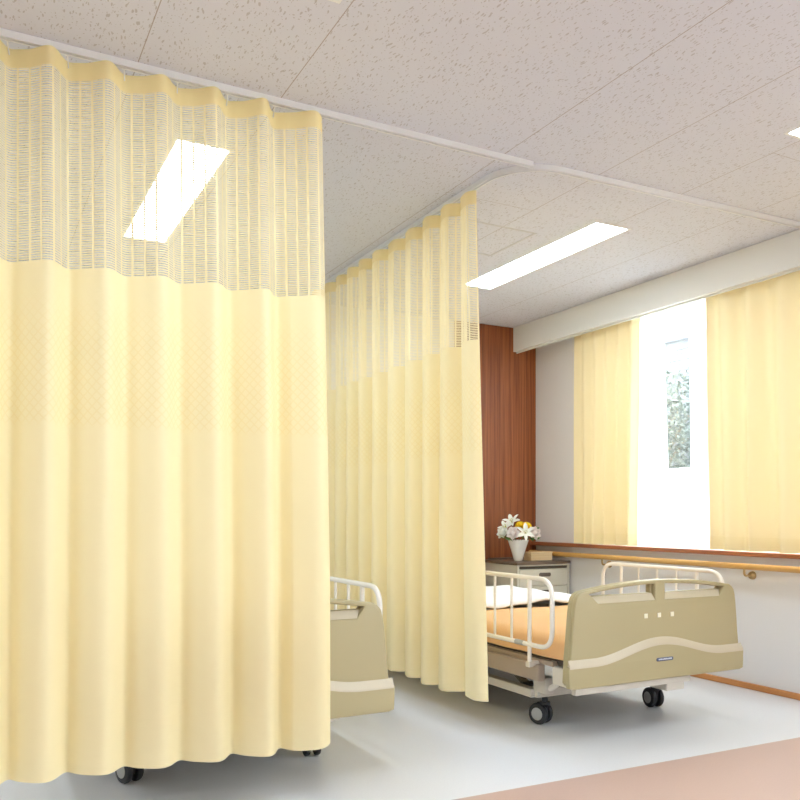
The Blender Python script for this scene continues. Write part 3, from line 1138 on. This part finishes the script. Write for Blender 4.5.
def flower(kind, name, label, p, d, col, size=1.0):
    t = thing(name, label, 'flower', (vx, vy, CT), 0, 'flowers in the white vase')
    b = bmesh.new()
    if kind == 'lily':
        for k in range(6):
            petal(b, .062 * size, (.026 if k % 2 else .020) * size, .75, .95, k * PI / 3, 0, .3)
    elif kind == 'rose':
        rr = random.Random(hash(label) % 1000)
        bmesh.ops.create_uvsphere(b, u_segments=14, v_segments=8, radius=.015 * size, matrix=Matrix.Translation((0, 0, .020 * size)))
        for ring, (n_, op, L) in enumerate(((4, .85, .044), (5, 1.05, .048), (6, 1.25, .052), (7, 1.5, .050))):
            for k in range(n_):
                petal(b, L * size, .036 * size, op, -1.75 + ring * .38, k * 2 * PI / n_ + ring * .7 + rr.uniform(-.1, .1), 0, .25)
    else:
        bmesh.ops.create_uvsphere(b, u_segments=14, v_segments=8, radius=.017 * size, matrix=Matrix.Translation((0, 0, .012 * size)))
        for ring in range(7):
            n_ = 8 + ring * 4
            for k in range(n_):
                petal(b, (.020 + ring * .0022) * size, .009 * size, .1 + ring * .24, .25, k * 2 * PI / n_ + ring, .004, .5, 4)
    orient(b, d)
    h = obj('petals', b, col, t, tuple(p), smooth=True)
    dv_ = Vector(d).normalized()
    if kind == 'lily':
        s = bmesh.new()
        for k in range(6):
            a = k * PI / 3 + .4
            tube(s, [(0, 0, 0), (.007 * math.cos(a), .007 * math.sin(a), .025), (.014 * math.cos(a), .014 * math.sin(a), .036)], [.0008, .0008, .0024], 5)
        orient(s, d)
        obj('stamens', s, 'stamen', h)
    s = bmesh.new()
    e = Vector((RV.x * .012 * random.uniform(-1, 1), .01 * random.uniform(-1, 1), .02))
    q = p - dv_ * .004
    mid = Vector((q.x * .30, q.y * .30, .135))
    tube(s, [e, mid, q - Vector((0, 0, .012)) * .6, q], .0022, 6)
    obj('stem', s, 'leaf', t, smooth=True)
    return t
def fd(r, z, f):
    return RV * r + Vector((0, 0, z)) + FV * f
flower('lily', 'lily', 'white lily highest on the left of the bouquet', fpos(511.5, 524, .0), fd(-.35, 1, .8), 'petal_white', 1.25)
flower('lily', 'lily', 'white open lily at the front centre of the bouquet', fpos(524.5, 534, .05), fd(.1, .35, 1), 'petal_white', 1.25)
flower('lily', 'lily', 'white lily on the far left of the bouquet', fpos(506, 529, .02), fd(-.7, .7, .8), 'petal_white', 1.1)
flower('mum', 'chrysanthemum', 'yellow chrysanthemum at the top centre of the bouquet', fpos(519.5, 527, .02), fd(-.1, 1, .8), 'petal_yellow', 1.15)
flower('mum', 'chrysanthemum', 'yellow chrysanthemum at the top right of the bouquet', fpos(526, 527.5, .0), fd(.4, 1, .7), 'petal_yellow', 1.15)
flower('rose', 'rose', 'pale rose at the left edge of the bouquet', fpos(503, 534, .02), fd(-.8, .4, .8), 'petal_white', 1.0)
flower('rose', 'rose', 'pale pink rose low at the front left of the bouquet', fpos(512.5, 534.5, .05), fd(-.2, .4, 1), 'petal_pink', 1.05)
flower('rose', 'rose', 'pale pink rose at the right edge of the bouquet', fpos(532.5, 534.5, .03), fd(.6, .4, .9), 'petal_pink', 1.1)
def leaf_spray(label, p0, pts):
    t = thing('leaf_sprig', label, 'leaf', (vx, vy, CT), 0, 'leaves in the white vase')
    b = bmesh.new()
    for (L, wd, d, c) in pts:
        lb = bmesh.new()
        petal(lb, L, wd, .0, c, 0, 0, .15, 8)
        orient(lb, d)
        me = bpy.data.meshes.new('t')
        bmesh.ops.translate(lb, verts=lb.verts, vec=p0)
        lb.to_mesh(me); b.from_mesh(me); lb.free()
        bpy.data.meshes.remove(me)
    obj('leaves', b, 'leaf', t, smooth=True)
    s = bmesh.new()
    tube(s, [Vector((0, 0, .03)), Vector((p0.x * .4, p0.y * .4, .13)), p0], .0018, 6)
    obj('stem', s, 'leaf', t)
leaf_spray('dark green leaves drooping at the left of the bouquet', fpos(510, 540.5, .075), [(.085, .030, fd(-1, .12, .3), .3), (.07, .03, fd(-.6, -.05, .9), .2), (.06, .026, fd(-.9, .35, .3), .2)])
leaf_spray('green leaves at the upper right of the bouquet', fpos(531, 532, -.01), [(.06, .034, fd(1, .6, .1), .2), (.055, .03, fd(.8, .9, -.2), .2)])
leaf_spray('green leaves low at the right of the bouquet', fpos(529, 539, .03), [(.07, .026, fd(1, .05, .3), .2), (.085, .010, fd(1, .15, .2), .1), (.05, .028, fd(.5, -.1, .9), .2)])
